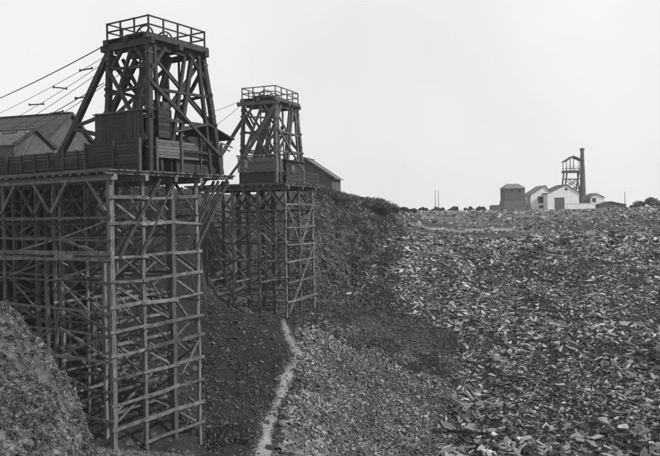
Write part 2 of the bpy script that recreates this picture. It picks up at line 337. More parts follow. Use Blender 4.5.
L_ = rng.uniform(.04, .16, 6000); slabs('rill_stones', x, y, L_, rng.uniform(.5, 1, 6000), L_ * .4, M_PATH, .3, .2, 'small pale stones lying along the rill')
px, x, y = sample(40000, 295, 408, 86, 118, lambda p, d: .8 * (1 - smooth(-10, 6, p - scree_left(d))))
L_ = np.clip(rng.lognormal(-1.35, .5, len(x)), .1, .9); slabs('cliff_stone', x, y, L_, rng.uniform(.4, .9, len(x)), L_ * .5, M_SLATE3, .6, .4, 'dark broken rock of the cliff right of the far trestle')

px, x, y = sample(9000, 285, 445, 74, 92, lambda p, d: clump((p - CX) / F * d + 140, d))
L_ = rng.uniform(.06, .3, len(x)); slabs('bench_stones', x, y, L_, rng.uniform(.4, .9, len(x)), L_ * .4, M_SLATE3, .5, .3, 'small dark stones strewn over the bench at the foot of the cliff')
px, x, y = sample(9000, 60, 240, 39, 45, lambda p, d: smooth(38.5, 39.5, d) * (1 - smooth(42, 45, d)) * clump((p - CX) / F * d + 60, d))
L_ = rng.uniform(.06, .35, len(x)); slabs('trestle_foot_rubble', x, y, L_, rng.uniform(.4, .9, len(x)), L_ * .4, M_NEAR, .5, .3, 'loose stones banked before the feet of the near trestle')
# ------------------------------------------------------------------ foliage
def leaves(C, Rr, n, size, squash=.8):
    """leaf quads spread through ellipsoidal clumps; C (k,3) centres, Rr (k,) radii"""
    k = len(C); w_ = np.asarray(Rr) ** 2; j = rng.choice(k, n, p=w_ / w_.sum())
    d = rng.normal(size=(n, 3)); d /= np.linalg.norm(d, axis=1, keepdims=True); r = rng.uniform(.45, 1.05, n) * Rr[j]
    P = C[j] + d * r[:, None] * [1, 1, squash]
    a = rng.normal(size=(n, 3)); a /= np.linalg.norm(a, axis=1, keepdims=True); b = np.cross(a, rng.normal(size=(n, 3))); b /= np.linalg.norm(b, axis=1, keepdims=True)
    s = (size * rng.uniform(.6, 1.4, n))[:, None]
    V = np.stack([P - a * s, P + b * s * .6, P + a * s, P - b * s * .6], 1).reshape(-1, 3)
    return V, (np.arange(n)[:, None] * 4 + np.arange(4)[None])
# scrub on the cliff and its brow
n = 620; pp = rng.uniform(303, 403, n); dd = rng.uniform(90, 120, n); k = (rng.random(n) < np.where(dd > 99, .95, .45)); pp = pp[k]; dd = dd[k]
xx = (pp - CX) / F * dd; rr_ = rng.uniform(.25, .9, len(xx)); zz = ground(xx, dd)
for a, b, c, rad in ((318, 186, 102, 1.0), (324, 187, 102.5, 1.2), (330, 190, 103, 1.1), (336, 193, 103.5, .9), (342, 195, 104, .7), (384, 200, 111, 1.3), (391, 202, 112, 1.1), (377, 200, 110, 1.0), (366, 200, 108, .8), (396, 206, 114, .8)):
    for q_ in range(5):
        p_ = at(a + rng.normal(0, 2), b + rng.normal(0, 1), c + rng.normal(0, .8)); xx = np.append(xx, p_.x); dd = np.append(dd, p_.y); zz = np.append(zz, p_.z - rad * .9); rr_ = np.append(rr_, rad * rng.uniform(.5, .9))
V, Q = leaves(np.stack([xx, dd, zz + rr_ * .3], -1), rr_, 70000, .10)
n = 700; pp = rng.uniform(-60, 100, n); dd = rng.uniform(14, 30, n); k = (pp < 88 - (28 - dd) * 0); pp = pp[k]; dd = dd[k]; xx2 = (pp - CX) / F * dd; r2 = rng.uniform(.05, .22, len(xx2))
V2, Q2 = leaves(np.stack([xx2, dd, ground(xx2, dd) + r2 * .3], -1), r2, 60000, .035)
tag(np_mesh('weeds', V2, [Q2], M_LEAF), 'low weeds growing over the foreground heap at lower left', 'weeds', kind='stuff')
n = 5200; pp = rng.uniform(120, 440, n); dd = np.where(pp > 300, rng.uniform(74, 90, n), rng.uniform(46, 92, n)); xx2 = (pp - CX) / F * dd
k = (fbm(xx2 + 20, dd, 3.5, 3) > -.12) & (np.abs(xx2 - np.interp(dd, ry[::-1], rx[::-1])) > .9); xx2, dd = xx2[k], dd[k]; r2 = rng.uniform(.1, .42, len(xx2)) * np.clip(1 + 1.5 * fbm(xx2, dd, 5, 2), .5, 1.6)
V2, Q2 = leaves(np.stack([xx2, dd, ground(xx2, dd) + r2 * .1], -1), r2, 90000, .085, .7)
tag(np_mesh('rough_grass', V2, [Q2], M_LEAF), 'dark rough grass and weeds on the earth slope left of the rill', 'grass', kind='stuff')
tag(np_mesh('scrub', V, [Q], M_LEAF), 'dark scrub growing over the cliff and its brow right of the far headframe', 'scrub', kind='stuff')
def bush(name, px, py_top, D, wpx, label, group, trunk=True, h=None, cat='tree'):
    base = at(px, py_top, D); r = wpx / F * D / 2; g = gz(base.x, D); top = base.z
    t_ = thing(name, label, cat, (base.x, D, g), group)
    H = max(top - g, r); k = 9; c = []; q = []
    for i in range(k):
        a = rng.uniform(0, 6.3); f = rng.uniform(.3, 1.0); c.append((base.x + math.cos(a) * r * f, D + math.sin(a) * r * f, g + H * rng.uniform(.1, .85 - .45 * f))); q.append(r * rng.uniform(.18, .5))
    c.append((base.x + r * rng.uniform(-.3, .3), D, g + H * .62)); q.append(min(r, H * .45) * .8)
    V, Q = leaves(np.array(c), np.array(q), 3500, .2); V = V - np.array([base.x, D, g])
    o = np_mesh('crown', V, [Q], M_TREE); o.parent = t_
    part('trunk', M_BARK, t_, lambda m: m.log((base.x, D, g - .3), (base.x, D, g + H * .6), .18))
bush('round_tree', 437.5, 207.5, 235, 11, 'broad dark tree on the skyline below the two poles', 'trees on the skyline')
bush('round_tree', 455, 206.5, 240, 13, 'widest dark round tree on the skyline, second right of the two poles', 'trees on the skyline')
bush('round_tree', 469.7, 207, 240, 10, 'high-domed tree on the skyline between two wider dark trees', 'trees on the skyline')
bush('round_tree', 481, 208, 238, 10, 'low flat-topped tree on the skyline, nearest to the small stone hut', 'trees on the skyline')
bush('hedge_bush', 404, 207, 140, 8, 'small bush on the skyline just right of the cliff brow', 'bushes on the skyline', cat='bush')
bush('hedge_bush', 414, 208.5, 150, 7, 'faint low bush on the skyline left of the two poles', 'bushes on the skyline', cat='bush')
bush('hedge_bush', 424, 208.5, 165, 9, 'dark bush on the skyline next to the two poles', 'bushes on the skyline', cat='bush')
bush('hedge_bush', 650, 203.5, 215, 24, 'wide dark bush on the skyline at the right edge', 'bushes on the skyline', cat='bush')
bush('hedge_bush', 636, 205.5, 215, 11, 'small dark bush beside the wide one at the right edge', 'bushes on the skyline', cat='bush')

# ------------------------------------------------------------------ works frame 1: corner C1, axis U back-left, axis V back-right
TH1 = R(58)
class Frame:
    def __init__(s, cx, cy, th): s.c = Vector((cx, cy, 0)); s.v = Vector((math.cos(th), math.sin(th), 0)); s.u = Vector((-math.sin(th), math.cos(th), 0)); s.th = th
    def p(s, u, v, z): return s.c + s.u * u + s.v * v + Vector((0, 0, z))
    def px(s, u, v, z): q = s.p(u, v, z); return pyof(q.x, q.y, q.z)
F1 = Frame(-14.0, 45.1, TH1); DK1 = Zat(110, 169, 45.1)
def boxuv(mb, fr, u0, u1, v0, v1, z0, z1):
    if u0 > u1: u0, u1 = u1, u0
    if v0 > v1: v0, v1 = v1, v0
    mb.hexa([fr.p(u0, v0, z0), fr.p(u0, v1, z0), fr.p(u1, v1, z0), fr.p(u1, v0, z0), fr.p(u0, v0, z1), fr.p(u0, v1, z1), fr.p(u1, v1, z1), fr.p(u1, v0, z1)])
def boards_u(mb, fr, u0, u1, v, z0, z1, n, th=.05):      # horizontal boards on a wall along u
    h = (z1 - z0) / n
    for i in range(n):
        e = random.uniform(-.03, .03); boxuv(mb, fr, u0 + e, u1 + random.uniform(-.03, .03), v + random.uniform(0, .02), v + th, z0 + i * h + .012, z0 + (i + 1) * h - .012)
def boards_v(mb, fr, u, v0, v1, z0, z1, n, th=.05):
    h = (z1 - z0) / n
    for i in range(n):
        boxuv(mb, fr, u + random.uniform(0, .02), u + th, v0 + random.uniform(-.03, .03), v1 + random.uniform(-.03, .03), z0 + i * h + .012, z0 + (i + 1) * h - .012)
def planks_v_upright(mb, fr, u, v0, v1, z0, z1, n, th=.05):
    w_ = (v1 - v0) / n
    for i in range(n): boxuv(mb, fr, u + random.uniform(0, .02), u + th, v0 + i * w_ + .01, v0 + (i + 1) * w_ - .01, z0 + random.uniform(-.05, .05), z1)
def planks_u_upright(mb, fr, u0, u1, v, z0, z1, n, th=.05):
    w_ = (u1 - u0) / n
    for i in range(n): boxuv(mb, fr, u0 + i * w_ + .01, u0 + (i + 1) * w_ - .01, v + random.uniform(0, .02), v + th, z0 + random.uniform(-.05, .05), z1)

class Members:
    """collects timber members of one kind; the nearest 100 become parts, the rest one part"""
    def __init__(s): s.d = []
    def add(s, a, b, w_, h, kind): s.d.append((Vector(a), Vector(b), w_, h, kind))
    def emit(s, name, m, parent):
        s.d.sort(key=lambda t: (t[0] + t[1]).length); rest = MB()
        for i, (a, b, w_, h, k) in enumerate(s.d):
            mb = MB() if i < 100 else rest; L0 = (b - a).length; sg = max(1, min(8, int(L0 / 1.6)))
            f_ = random.uniform(.75, 1.2); w_ *= f_; h *= f_; b = b + Vector((0, 0, random.uniform(-.12, .12) if abs(b.z - a.z) < L0 * .5 else 0))
            if k == 'log': mb.log(a, b, w_ / 2, sg, .055, .15, 8)
            else: mb.beam(a, b, w_, h, sg, .04)
            if i < 100: mb.build(name, m, parent)
        if rest.v: rest.build(name, m, parent)['kind'] = 'stuff'

def trestle(fr, US, VS, top, levels_u, levels_v, label, deck, m_post, m_led, upper=None, pw=.30, skip=None, seed=3):
    random.seed(seed)
    c = fr.p(0, 0, gz(fr.c.x, fr.c.y)); t_ = thing('timber_trestle', label, 'trestle', c, 'timber trestles carrying the headframes')
    P, Lg, B = Members(), Members(), Members(); g = {}
    for i, u in enumerate(US):
        for j, v in enumerate(VS):
            if skip and skip(u, v): continue
            q = fr.p(u, v, 0); g[i, j] = gz(q.x, q.y)
            if g[i, j] > top - 1: continue
            a = fr.p(u, v, g[i, j] - .4); b = fr.p(u + random.uniform(-.04, .04), v + random.uniform(-.04, .04), top - .3)
            P.add(b, a, pw, pw, 'log' if random.random() < .6 else 'box')
    def ok(i, j, z): return (i, j) in g and g[i, j] < z - .2
    # ledgers along v (right-hand faces)
    for i, u in enumerate(US):
        for z in levels_v:
            zz = z + random.uniform(-.06, .06); run = [j for j in range(len(VS)) if ok(i, j, zz)]
            if len(run) < 2: continue
            a, b = VS[run[0]], VS[run[-1]]
            if i > 0 and random.random() < .15: continue
            k = len(run) // 2
            if i == 0:     # visible face: each bay its own slightly offset rail
                for q in range(len(run) - 1):
                    v0, v1 = VS[run[q]], VS[run[q + 1]]
                    Lg.add(fr.p(u - pw / 2 - .05, v0 - .3, zz + random.uniform(-.05, .05)), fr.p(u - pw / 2 - .05 - .01 * q, v1 + .3, zz + random.uniform(-.05, .05)), .1, .2, 'box')
            else: Lg.add(fr.p(u - pw / 2 - .05, a - .25, zz), fr.p(u - pw / 2 - .05, b + .25, zz + random.uniform(-.1, .1)), .1, .18, 'box')
    for j, v in enumerate(VS):
        for z in levels_u:
            zz = z + random.uniform(-.08, .08); run = [i for i in range(len(US)) if ok(i, j, zz)]
            if len(run) < 2 or (j > 0 and random.random() < .12): continue
            Lg.add(fr.p(US[run[0]] - .3, v - pw / 2 - .05, zz), fr.p(US[run[-1]] + .25, v - pw / 2 - .05, zz + random.uniform(-.1, .1)), .09, .15, 'box')
    # diagonals
    for j, v in enumerate(VS):
        cols_ = [i for i in range(len(US)) if (i, j) in g]
        for i, i2 in zip(cols_[:-1], cols_[1:]):
            for k in range(0, len(levels_u) - 1, 1 if j % 2 == 0 else 2):
                if not ok(i, j, levels_u[k + 1] + .3) or not ok(i2, j, levels_u[k + 1] + .3): continue
                r = random.random(); o_ = v + pw / 2 + .05; u0, u1 = US[i], US[i2]; um = (u0 + u1) / 2; za, zb = levels_u[k], levels_u[k + 1]
                if r < .38: B.add(fr.p(u0, o_, za), fr.p(u1, o_, zb), .09, .15, 'box')
                if r > .28 and r < .72: B.add(fr.p(u1, o_ + .11, za), fr.p(u0, o_ + .11, zb), .09, .15, 'box')
                if r > .85: B.add(fr.p(u1, o_ + .11, za), fr.p(um, o_ + .11, zb), .09, .15, 'box')
    for i, u in enumerate(US):
        for j in range(len(VS) - 1):
            for k in range(0, len(levels_v) - 1):
                if not ok(i, j, levels_v[k + 1]) or not ok(i, j + 1, levels_v[k + 1]): continue
                r = random.random(); o_ = u + pw / 2 + .05; st = .09 if i == 0 else .35
                if r < st: B.add(fr.p(o_, VS[j], levels_v[k]), fr.p(o_, VS[j + 1], levels_v[k + 1]), .08, .14, 'box')
                elif r < 2 * st: B.add(fr.p(o_, VS[j + 1], levels_v[k]), fr.p(o_, VS[j], levels_v[k + 1]), .08, .14, 'box')
    # knee braces under the deck
    for j, v in enumerate(VS):
        for i, u in enumerate(US):
            if (i, j) not in g or (j > 0 and len(US) > 5 and i % 2): continue
            for s in (-1, 1):
                if (s < 0 and i == 0) or (s > 0 and i == len(US) - 1): continue
                B.add(fr.p(u + s * .1, v - .28, top - 2.7), fr.p(u + s * 1.75, v - .28, top - .72), .14, .2, 'box')
    if upper: upper(B, Lg, P)
    P.emit('post', m_post, t_); Lg.emit('ledger', m_led, t_); B.emit('brace', m_led, t_)
    # deck: caps, joists, planks
    u0, u1, v0, v1 = deck
    for v in VS:
        part('cap_beam', m_post, t_, lambda m: m.beam(fr.p(u0, v, top - .52), fr.p(u1, v, top - .52), .3, .36, 6, .02))
    part('cap_beam', m_led, t_, lambda m: m.beam(fr.p(u0 - .1, VS[0] - .3, top - .62), fr.p(u1, VS[0] - .3, top - .62), .16, .2, 6, .02))
    def joists(m):
        u = u0 + .15
        while u < u1: m.beam(fr.p(u, v0 - random.uniform(0, .25), top - .24), fr.p(u, v1 + random.uniform(0, .2), top - .24), .16, .2); u += .85
    part('joists', m_post, t_, joists)
    def planks(m):
        v = v0
        while v < v1:
            w_ = random.uniform(.22, .3); a = u0 - random.uniform(0, .3); b = u1; cuts = [a] + sorted(random.uniform(a + 2, b - 2) for _ in range(3)) + [b]
            for q in range(4):
                if cuts[q + 1] - cuts[q] > .3: boxuv(m, fr, cuts[q] + .01, cuts[q + 1] - .01, v, v + w_ - .02, top - .13 + random.uniform(-.01, .01), top - .05 + random.uniform(0, .03))
            v += w_
    part('deck', M_DECK, t_, planks)
    part('fascia', M_T2, t_, lambda m: [m.beam(fr.p(u0 - .1, v0 - .12, top - .1), fr.p(u0 + (u1 - u0) * .45, v0 - .12, top - .1), .07, .22, 4, .015), m.beam(fr.p(u0 + (u1 - u0) * .46, v0 - .12, top - .12), fr.p(u1, v0 - .12, top - .13), .07, .2, 4, .015)])
    return t_

LV = [1.0 + .0, -.7, -2.9, -4.45, -6.0, -7.55, -9.1, -10.7, -12.25, -13.8, -15.4]
LV = [z + .2 for z in LV]
LU = [-.15, -1.5, -2.75, -4.3, -6.2, -7.6, -9.4, -11.2, -13.0]
RK = []
def up1(B, Lg, P):
    # raking double struts carrying the overhanging right end of the deck
    for du in (0.0, .45):
        for a in ((7.6, -2.6, 11.3, .3), (8.0, -.6, 10.2, .22), (.5, -2.7, 4.2, .26), (2.3, -2.7, 5.6, .22)):
            RK.append((F1.p(-.22 + du, a[0], a[1]), F1.p(-.22 + du, a[2], DK1 - .5), a[3]))
    # intermediate posts of the lower storey on the left face
    for u in (2.2, 8.2):
        q = F1.p(u, 1.3, 0); P.add(F1.p(u, 1.3, -2.8), F1.p(u, 1.3, gz(q.x, q.y) - .4), .24, .24, 'box')
    for z in (-2.75, -2.35): Lg.add(F1.p(-.5, -.3, z), F1.p(17, -.3, z - .1), .16, .22, 'box')
    for v in (8.34,): B.add(F1.p(-.3, 7.6, -9.2), F1.p(-.3, 5.8, -11.3), .1, .14, 'box')
T1 = trestle(F1, [0, 2.8, 5.6, 8.4, 11.2, 14, 16.8], [0, 2.7, 5.4, 7.95], DK1, LU, LV, 'tall dense grey timber trestle at left carrying the near headframe', (-.55, 24, -.6, 11.6), M_POST, M_LEDG, up1, skip=lambda u, v: v == 0 and u in (2.8, 8.4, 14), seed=5)

for a, b, h_ in RK: part('raking_strut', M_DARKW, T1, lambda m: m.beam(a, b, .14, h_ * .75, 4, .03))

# ------------------------------------------------------------------ headframes
def tube_ring(mb, c, ax, r, t, n=28):
    ax = Vector(ax).normalized(); a1 = ax.cross(Vector((0, 0, 1))).normalized(); a2 = ax.cross(a1)
    vs = []; fs = []
    for i in range(n):
        th = 2 * math.pi * i / n; d = a1 * math.cos(th) + a2 * math.sin(th)
        for rr, k in ((r, -1), (r, 1), (r - t, 1), (r - t, -1)): vs.append(Vector(c) + d * rr + ax * (k * t * .5))
    for i in range(n):
        j = (i + 1) % n
        for k in range(4): fs.append((i * 4 + k, i * 4 + (k + 1) % 4, j * 4 + (k + 1) % 4, j * 4 + k))
    mb.add(vs, fs)
def sheave(parent, c, ax, r, m=None):
    m = m or M_IRON
    def f(mb):
        tube_ring(mb, c, ax, r, .1); tube_ring(mb, c, ax, .16, .12, 12)
        a = Vector(ax).normalized(); a1 = a.cross(Vector((0, 0, 1))).normalized(); a2 = a.cross(a1)
        for i in range(6):
            th = math.pi * i / 3; d = a1 * math.cos(th) + a2 * math.sin(th); mb.beam(Vector(c) + d * .1, Vector(c) + d * (r - .08), .05, .05)
        mb.beam(Vector(c) - a * .5, Vector(c) + a * .5, .1, .1)
    return part('sheave_wheel', m, parent, f)
def railing(parent, fr, u0, u1, v0, v1, zf, zt, m, nu, nv):
    rr = part('railing', m, parent, lambda mb: [[mb.beam(fr.p(*a, z), fr.p(*b, z), .07, .1, 3, .012) for z in (zt, zf + (zt - zf) * .48)] for a, b in (((u0, v0), (u1, v0)), ((u0, v0), (u0, v1)), ((u1, v0), (u1, v1)), ((u0, v1), (u1, v1)))])
    S = set()
    for i in range(nu + 1): u = u0 + (u1 - u0) * i / nu; S |= {(round(u, 3), v0), (round(u, 3), v1)}
    for i in range(nv + 1): v = v0 + (v1 - v0) * i / nv; S |= {(u0, round(v, 3)), (u1, round(v, 3))}
    for u, v in sorted(S):
        part('rail_post', m, rr, lambda mb: mb.beam(fr.p(u, v, zf - .3), fr.p(u, v, zt + .06), .1, .1))
def headframe(fr, o, W, Dp, Dtop0, base, zf, zt, label, m, k=1.0, splay_r=1.5, splay_u=.35):
    """o=(u,v) of the near leg; W width along u; Dp depth along v; base = deck height; zf platform height"""
    u0, v0 = o; u1, v1 = u0 + W, v0 + Dp
    t_ = thing('mine_headframe', label, 'headframe', fr.p(u0, v0, base), 'timber headframes over the pit')
    top = {0: (u0 + .12, v0 + .12), 1: (u1 - .1, v0 + .12), 2: (u0 + .12, v1 - .1), 3: (u1 - .1, v1 - .1)}
    bot = {0: (u0 + .1, v0), 1: (u1 + splay_u, v0), 2: (u0 - .05, v1 + splay_r), 3: (u1 + splay_u, v1 + splay_r * .5)}
    tz = zf - .75
    def leg_at(i, z):
        t = (z - base) / (tz - base); return fr.p(bot[i][0] + (top[i][0] - bot[i][0]) * t, bot[i][1] + (top[i][1] - bot[i][1]) * t, z)
    for i in range(4): part('leg', m, t_, lambda mb: mb.beam(leg_at(i, base), leg_at(i, tz), .4 * k, .38 * k, 5, .03, .1))
    for i, dv in ((0, .5), (2, -.5)):   # doubled inner leg timbers
        part('inner_leg', m, t_, lambda mb: mb.beam(leg_at(i, base) + fr.v * dv * 2.2, leg_at(i, tz) + fr.v * dv, .24 * k, .24 * k, 5, .03))
    for i in (0, 1, 2):
        for f in (.5, .93):
            z = base + (tz - base) * f; part('iron_strap', M_IRON, t_, lambda mb: mb.beam(leg_at(i, z - .06), leg_at(i, z + .06), .45 * k, .43 * k))
    H = tz - base
    def seg(a, b, w_=.2, nm='brace'): part(nm, m, t_, lambda mb: mb.beam(a, b, w_ * k, w_ * k * 1.15, max(2, int((b - a).length / 2)), .02))
    lv = [base + H * f for f in (.18, .42, .66)]
    for (a, b) in ((0, 1), (0, 2), (1, 3), (2, 3)):
        for q, z in enumerate(lv + ([base + H * .84] if a == 0 and b == 1 else [])):
            if (a, b) == (0, 1) and q == 0: continue
            off = random.uniform(-.25, .25); A = leg_at(a, z + off); B_ = leg_at(b, z - off * .7); e = (B_ - A).normalized() * .35
            seg(A - e, B_ + e, .17, 'crossbeam')
    out = {(0, 1): fr.v * -.22, (0, 2): fr.u * -.22, (1, 3): fr.u * .22, (2, 3): fr.v * .22}
    for (a, b), off in out.items():
        if (a, b) == (0, 2):
            seg(leg_at(a, lv[2] + .3) + off, leg_at(b, lv[0] - .1) + off, .19); seg(leg_at(b, tz - .2) + off * -1, leg_at(a, lv[0] + .6) - off, .19)
            seg(leg_at(a, tz - .3) - off, leg_at(b, lv[1]) - off, .16); seg(leg_at(b, tz - .3) - off * .3 - fr.v * 1.2, leg_at(a, base + H * .1) + fr.v * 2.6, .24)
            seg(leg_at(b, tz - .3) - off * .3 - fr.v * 1.9, leg_at(a, base + H * .1) + fr.v * 1.9, .2)
        elif (a, b) == (0, 1):
            seg(leg_at(b, tz - 1.2) + off, leg_at(a, base + H * .24) + off, .2)
            # the heavy raking pair from under the sheaves down to the left
            for d in (0, .75): seg(leg_at(0, tz - .3) + fr.u * (.5 + d) + fr.v * (.7 + d * .4), leg_at(1, base + H * .16) - fr.u * (.9 - d * .9) + fr.v * (.7 + d), .28)
            seg(leg_at(0, tz - .2) + fr.u * 1.6 - fr.v * .1, leg_at(1, base + H * .3) - fr.v * .1, .2); seg(leg_at(0, lv[2]) + fr.v * .25, leg_at(1, base + H * .1) + fr.v * .25, .18)
            seg(leg_at(1, tz - .4) + fr.v * 1.2, leg_at(0, base + H * .3) + fr.v * 1.2, .18); seg(leg_at(0, tz - .3) + fr.u * .9 + fr.v * 3, leg_at(1, base + H * .16) + fr.v * 3, .24)
            seg(leg_at(0, tz - .5) + fr.u * 1.9 + fr.v * 2.2, leg_at(1, base + H * .2) + fr.v * 2.0, .2)
            seg(leg_at(1, tz - .3) + fr.v * .4, leg_at(1, tz - 2.2) - fr.u * 1.2 + fr.v * .3, .16)
        else:
            seg(leg_at(a, tz - .4) + off, leg_at(b, lv[1]) + off, .2); seg(leg_at(b, tz - .4) - off * .2, leg_at(a, lv[1]) - off * .2, .2)
            seg(leg_at(a, lv[1]) + off, leg_at(b, base + .4) + off, .2); seg(leg_at(b, lv[1]) - off * .2, leg_at(a, base + .4) - off * .2, .2)
    # knee braces under the platform, both visible faces
    seg(leg_at(0, tz - 1.9) - fr.u * .05, fr.p(u0 + .15, v0 + 1.7, tz), .2, 'knee_brace'); seg(leg_at(2, tz - 1.7), fr.p(u0 + .15, v1 - 1.6, tz), .2, 'knee_brace')
    seg(leg_at(0, tz - 1.7), fr.p(u0 + 1.5, v0 + .15, tz), .2, 'knee_brace'); seg(leg_at(1, tz - 1.6), fr.p(u1 - 1.4, v0 + .15, tz), .2, 'knee_brace')
    # platform: bearers along u and v, floor
    for v in (v0 + .1, (v0 + v1) / 2, v1 - .1):
        seg(fr.p(u0 - .35, v, zf - .58), fr.p(u1 + .65, v, zf - .58), .36, 'platform_beam')
    for u in (u0 + .05, (u0 + u1) / 2, u1 - .05):
        seg(fr.p(u, v0 - .3, zf - .25), fr.p(u, v1 + .35, zf - .25), .32, 'platform_beam')
    def fl(mb):
        v = v0 - .1
        while v < v1 + .1: boxuv(mb, fr, u0 - .1, u1 + .1, v, v + .23, zf - .075, zf - .02); v += .25
    part('platform', m, t_, fl)
    part('underside_shade_panel', M_DARKW, t_, lambda mb: [boxuv(mb, fr, u0 + .3, u1 - .3, v0 + .35, v0 + .42, zf - 1.0, zf - .1), boxuv(mb, fr, u0 + .35, u0 + .42, v0 + .5, v1 - .4, zf - .95, zf - .1)])  # dark panels added below the floor to deepen the shade of the underside
    part('machine_box', M_DARKW, t_, lambda mb: [boxuv(mb, fr, u0 + W * .3, u0 + W * .75, v0 + Dp * .12, v0 + Dp * .3, zf, zf + .35), boxuv(mb, fr, u0 + W * .25, u0 + W * .6, v0 + Dp * .7, v0 + Dp * .9, zf, zf + .4)])
    railing(t_, fr, u0, u1, v0, v1, zf, zt, m, 3 if k >= 1 else 3, 4)
    for q, f in enumerate((.28, .62)):
        sheave(t_, fr.p(u0 + W * .5, v0 + Dp * f, zf + .15), fr.v, .95 if q == 0 else .9)
    seg(fr.p(u0 + W * .2, v0 + Dp * .45, zf + .25), fr.p(u0 + W * .9, v0 + Dp * .45, zf + .25), .25, 'sheave_bearer')
    for q, f in enumerate((.25, .65)):   # winding ropes and skip guides inside
        for d in (.3, .7): part('guide_rail', m, t_, lambda mb: mb.beam(fr.p(u0 + W * d, v0 + Dp * f + .5, base), fr.p(u0 + W * d, v0 + Dp * f + .5, tz + .1), .12 * k, .12 * k, 3, .01))
    part('pulley_block', M_IRON, t_, lambda mb: [mb.beam(fr.p(u0 + W * .4, v1 - 1, tz), fr.p(u0 + W * .4, v1 - 1, tz - 1.9), .04, .04), mb.log(fr.p(u0 + W * .4, v1 - 1, tz - 1.9), fr.p(u0 + W * .4, v1 - 1, tz - 2.3), .16)])
    return t_, leg_at, seg, tz
random.seed(21)
zt1 = Zat(150.3, 15, 48); zf1 = zt1 - 1.12
h1, leg1, seg1, tz1 = headframe(F1, (-.05, 3.5), 4.1, 5.6, 0, DK1, zf1, zt1, 'large dark timber headframe with railed platform on the near left trestle', M_TOWER)
# backstays reaching down to the left behind the fence
for dv in (0, 2.6):
    seg1(F1.p(4.2, 3.7 + dv, tz1 - .2), F1.p(10.9, 3.7 + dv, DK1), .36, 'backstay')
    A = F1.p(7.9, 3.7 + dv, DK1 + (tz1 - DK1) * .42)
    if dv == 0: seg1(A, leg1(1, DK1 + 4.3), .2, 'brace'); seg1(A + Vector((0, 0, -.2)), leg1(1, DK1 + 2.6), .26, 'brace')

# ------------------------------------------------------------------ boarding and huts on the near deck
def roof_quads(mb, P, th=.1):
    P = [Vector(p) for p in P]; n = (P[1] - P[0]).cross(P[2] - P[0]).normalized(); n = n if n.z > 0 else -n
    mb.hexa([p - n * th for p in P] + P)
random.seed(31)
t_ = thing('board_fence', 'long dark board fence with upright posts along the near trestle deck', 'fence', F1.p(6, 2.9, DK1))
part('boards', M_BOARD_D, t_, lambda m: [boards_u(m, F1, a, b, 2.9, DK1 + .45, DK1 + 1.85 + s, 6) for a, b, s in ((5.64, 9.3, -.1), (9.34, 13, -.05), (13.04, 17, -.1), (17.04, 23.5, -.1))])
part('boards', M_BOARD_D, t_, lambda m: boxuv(m, F1, 5.5, 23, 3.2, 3.26, DK1, DK1 + 1.2))
for u in (6.7, 8.2, 9.9, 11.6, 13.2, 15, 17, 20, 23):
    part('fence_post', M_DARKW, t_, lambda m: m.beam(F1.p(u, 2.82, DK1), F1.p(u, 2.82, DK1 + 1.8), .12, .12))
t_ = thing('sorting_hut', 'tall black boarded box under the left side of the near headframe', 'hut', F1.p(2.5, 3.1, DK1))
zh = Zat(150, 110, 48) + .2
part('wall', M_BOARD_D, t_, lambda m: [planks_u_upright(m, F1, .25, 5.1, 3.14, DK1 + 1.8, zh - .1, 22), boards_v(m, F1, -.42, 3.95, 5.0, DK1 + 2.3, zh + .1, 8), boards_v(m, F1, 5.05, 3.2, 5.6, DK1, zh, 14), boxuv(m, F1, .0, 5, 5.5, 5.6, DK1, zh)])
part('lower_wall', M_BOARD_D, t_, lambda m: [boxuv(m, F1, .0, 5.35, 2.72, 2.76, DK1 + .1, DK1 + 2.0), boards_u(m, F1, -.1, 2.5, 2.62, DK1 + .5, DK1 + 2.15, 7), boards_u(m, F1, 2.54, 5.4, 2.62, DK1 + .5, DK1 + 2.1, 7)])
part('roof', M_ROOF_D, t_, lambda m: roof_quads(m, [F1.p(.1, 3.05, zh - .1), F1.p(5.2, 3.05, zh - .1), F1.p(5.2, 5.6, zh + .15), F1.p(.1, 5.6, zh + .15)]))
for u in (-.05, 2.5, 5.4): part('upright', M_T2 if u < 0 else M_DARKW, t_, lambda m: m.beam(F1.p(u, 2.52, DK1), F1.p(u, 2.52, DK1 + 2.2), .15, .15))
part('chimney_stub', M_DARKW, t_, lambda m: boxuv(m, F1, -.3, .5, 4.5, 5.05, zh - .3, zh + .45))
t_ = thing('loading_bay', 'paler boarded loading bay between the near and rear legs of the near headframe', 'loading bay', F1.p(-.2, 4.6, DK1))
part('boards', M_BOARD_M, t_, lambda m: boards_v(m, F1, -.28, 3.95, 6.05, DK1 + .95, DK1 + 2.2, 6))
for v in (3.8, 6.2): part('post', M_T2, t_, lambda m: m.beam(F1.p(-.33, v, DK1), F1.p(-.33, v, DK1 + 2.3), .17, .17))
part('back_wall', M_BOARD_D, t_, lambda m: boxuv(m, F1, .9, 1, 5.0, 6.1, DK1, DK1 + 2))
t_ = thing('timber_hut', 'boarded hut with sagging pitched roof at the right end of the near deck', 'hut', F1.p(1.5, 8.5, DK1))
zr = Zat(208, 123.5, 52.7); zl = Zat(173, 131, 50); zq = Zat(233, 139, 55.3)
part('wall', M_BOARD_M, t_, lambda m: [boards_v(m, F1, .25, 6.4, 8.7, DK1 + 1.0, DK1 + 2.25, 6), boards_v(m, F1, .25, 8.75, 11.0, DK1 + 1.0, DK1 + 2.25, 6)])
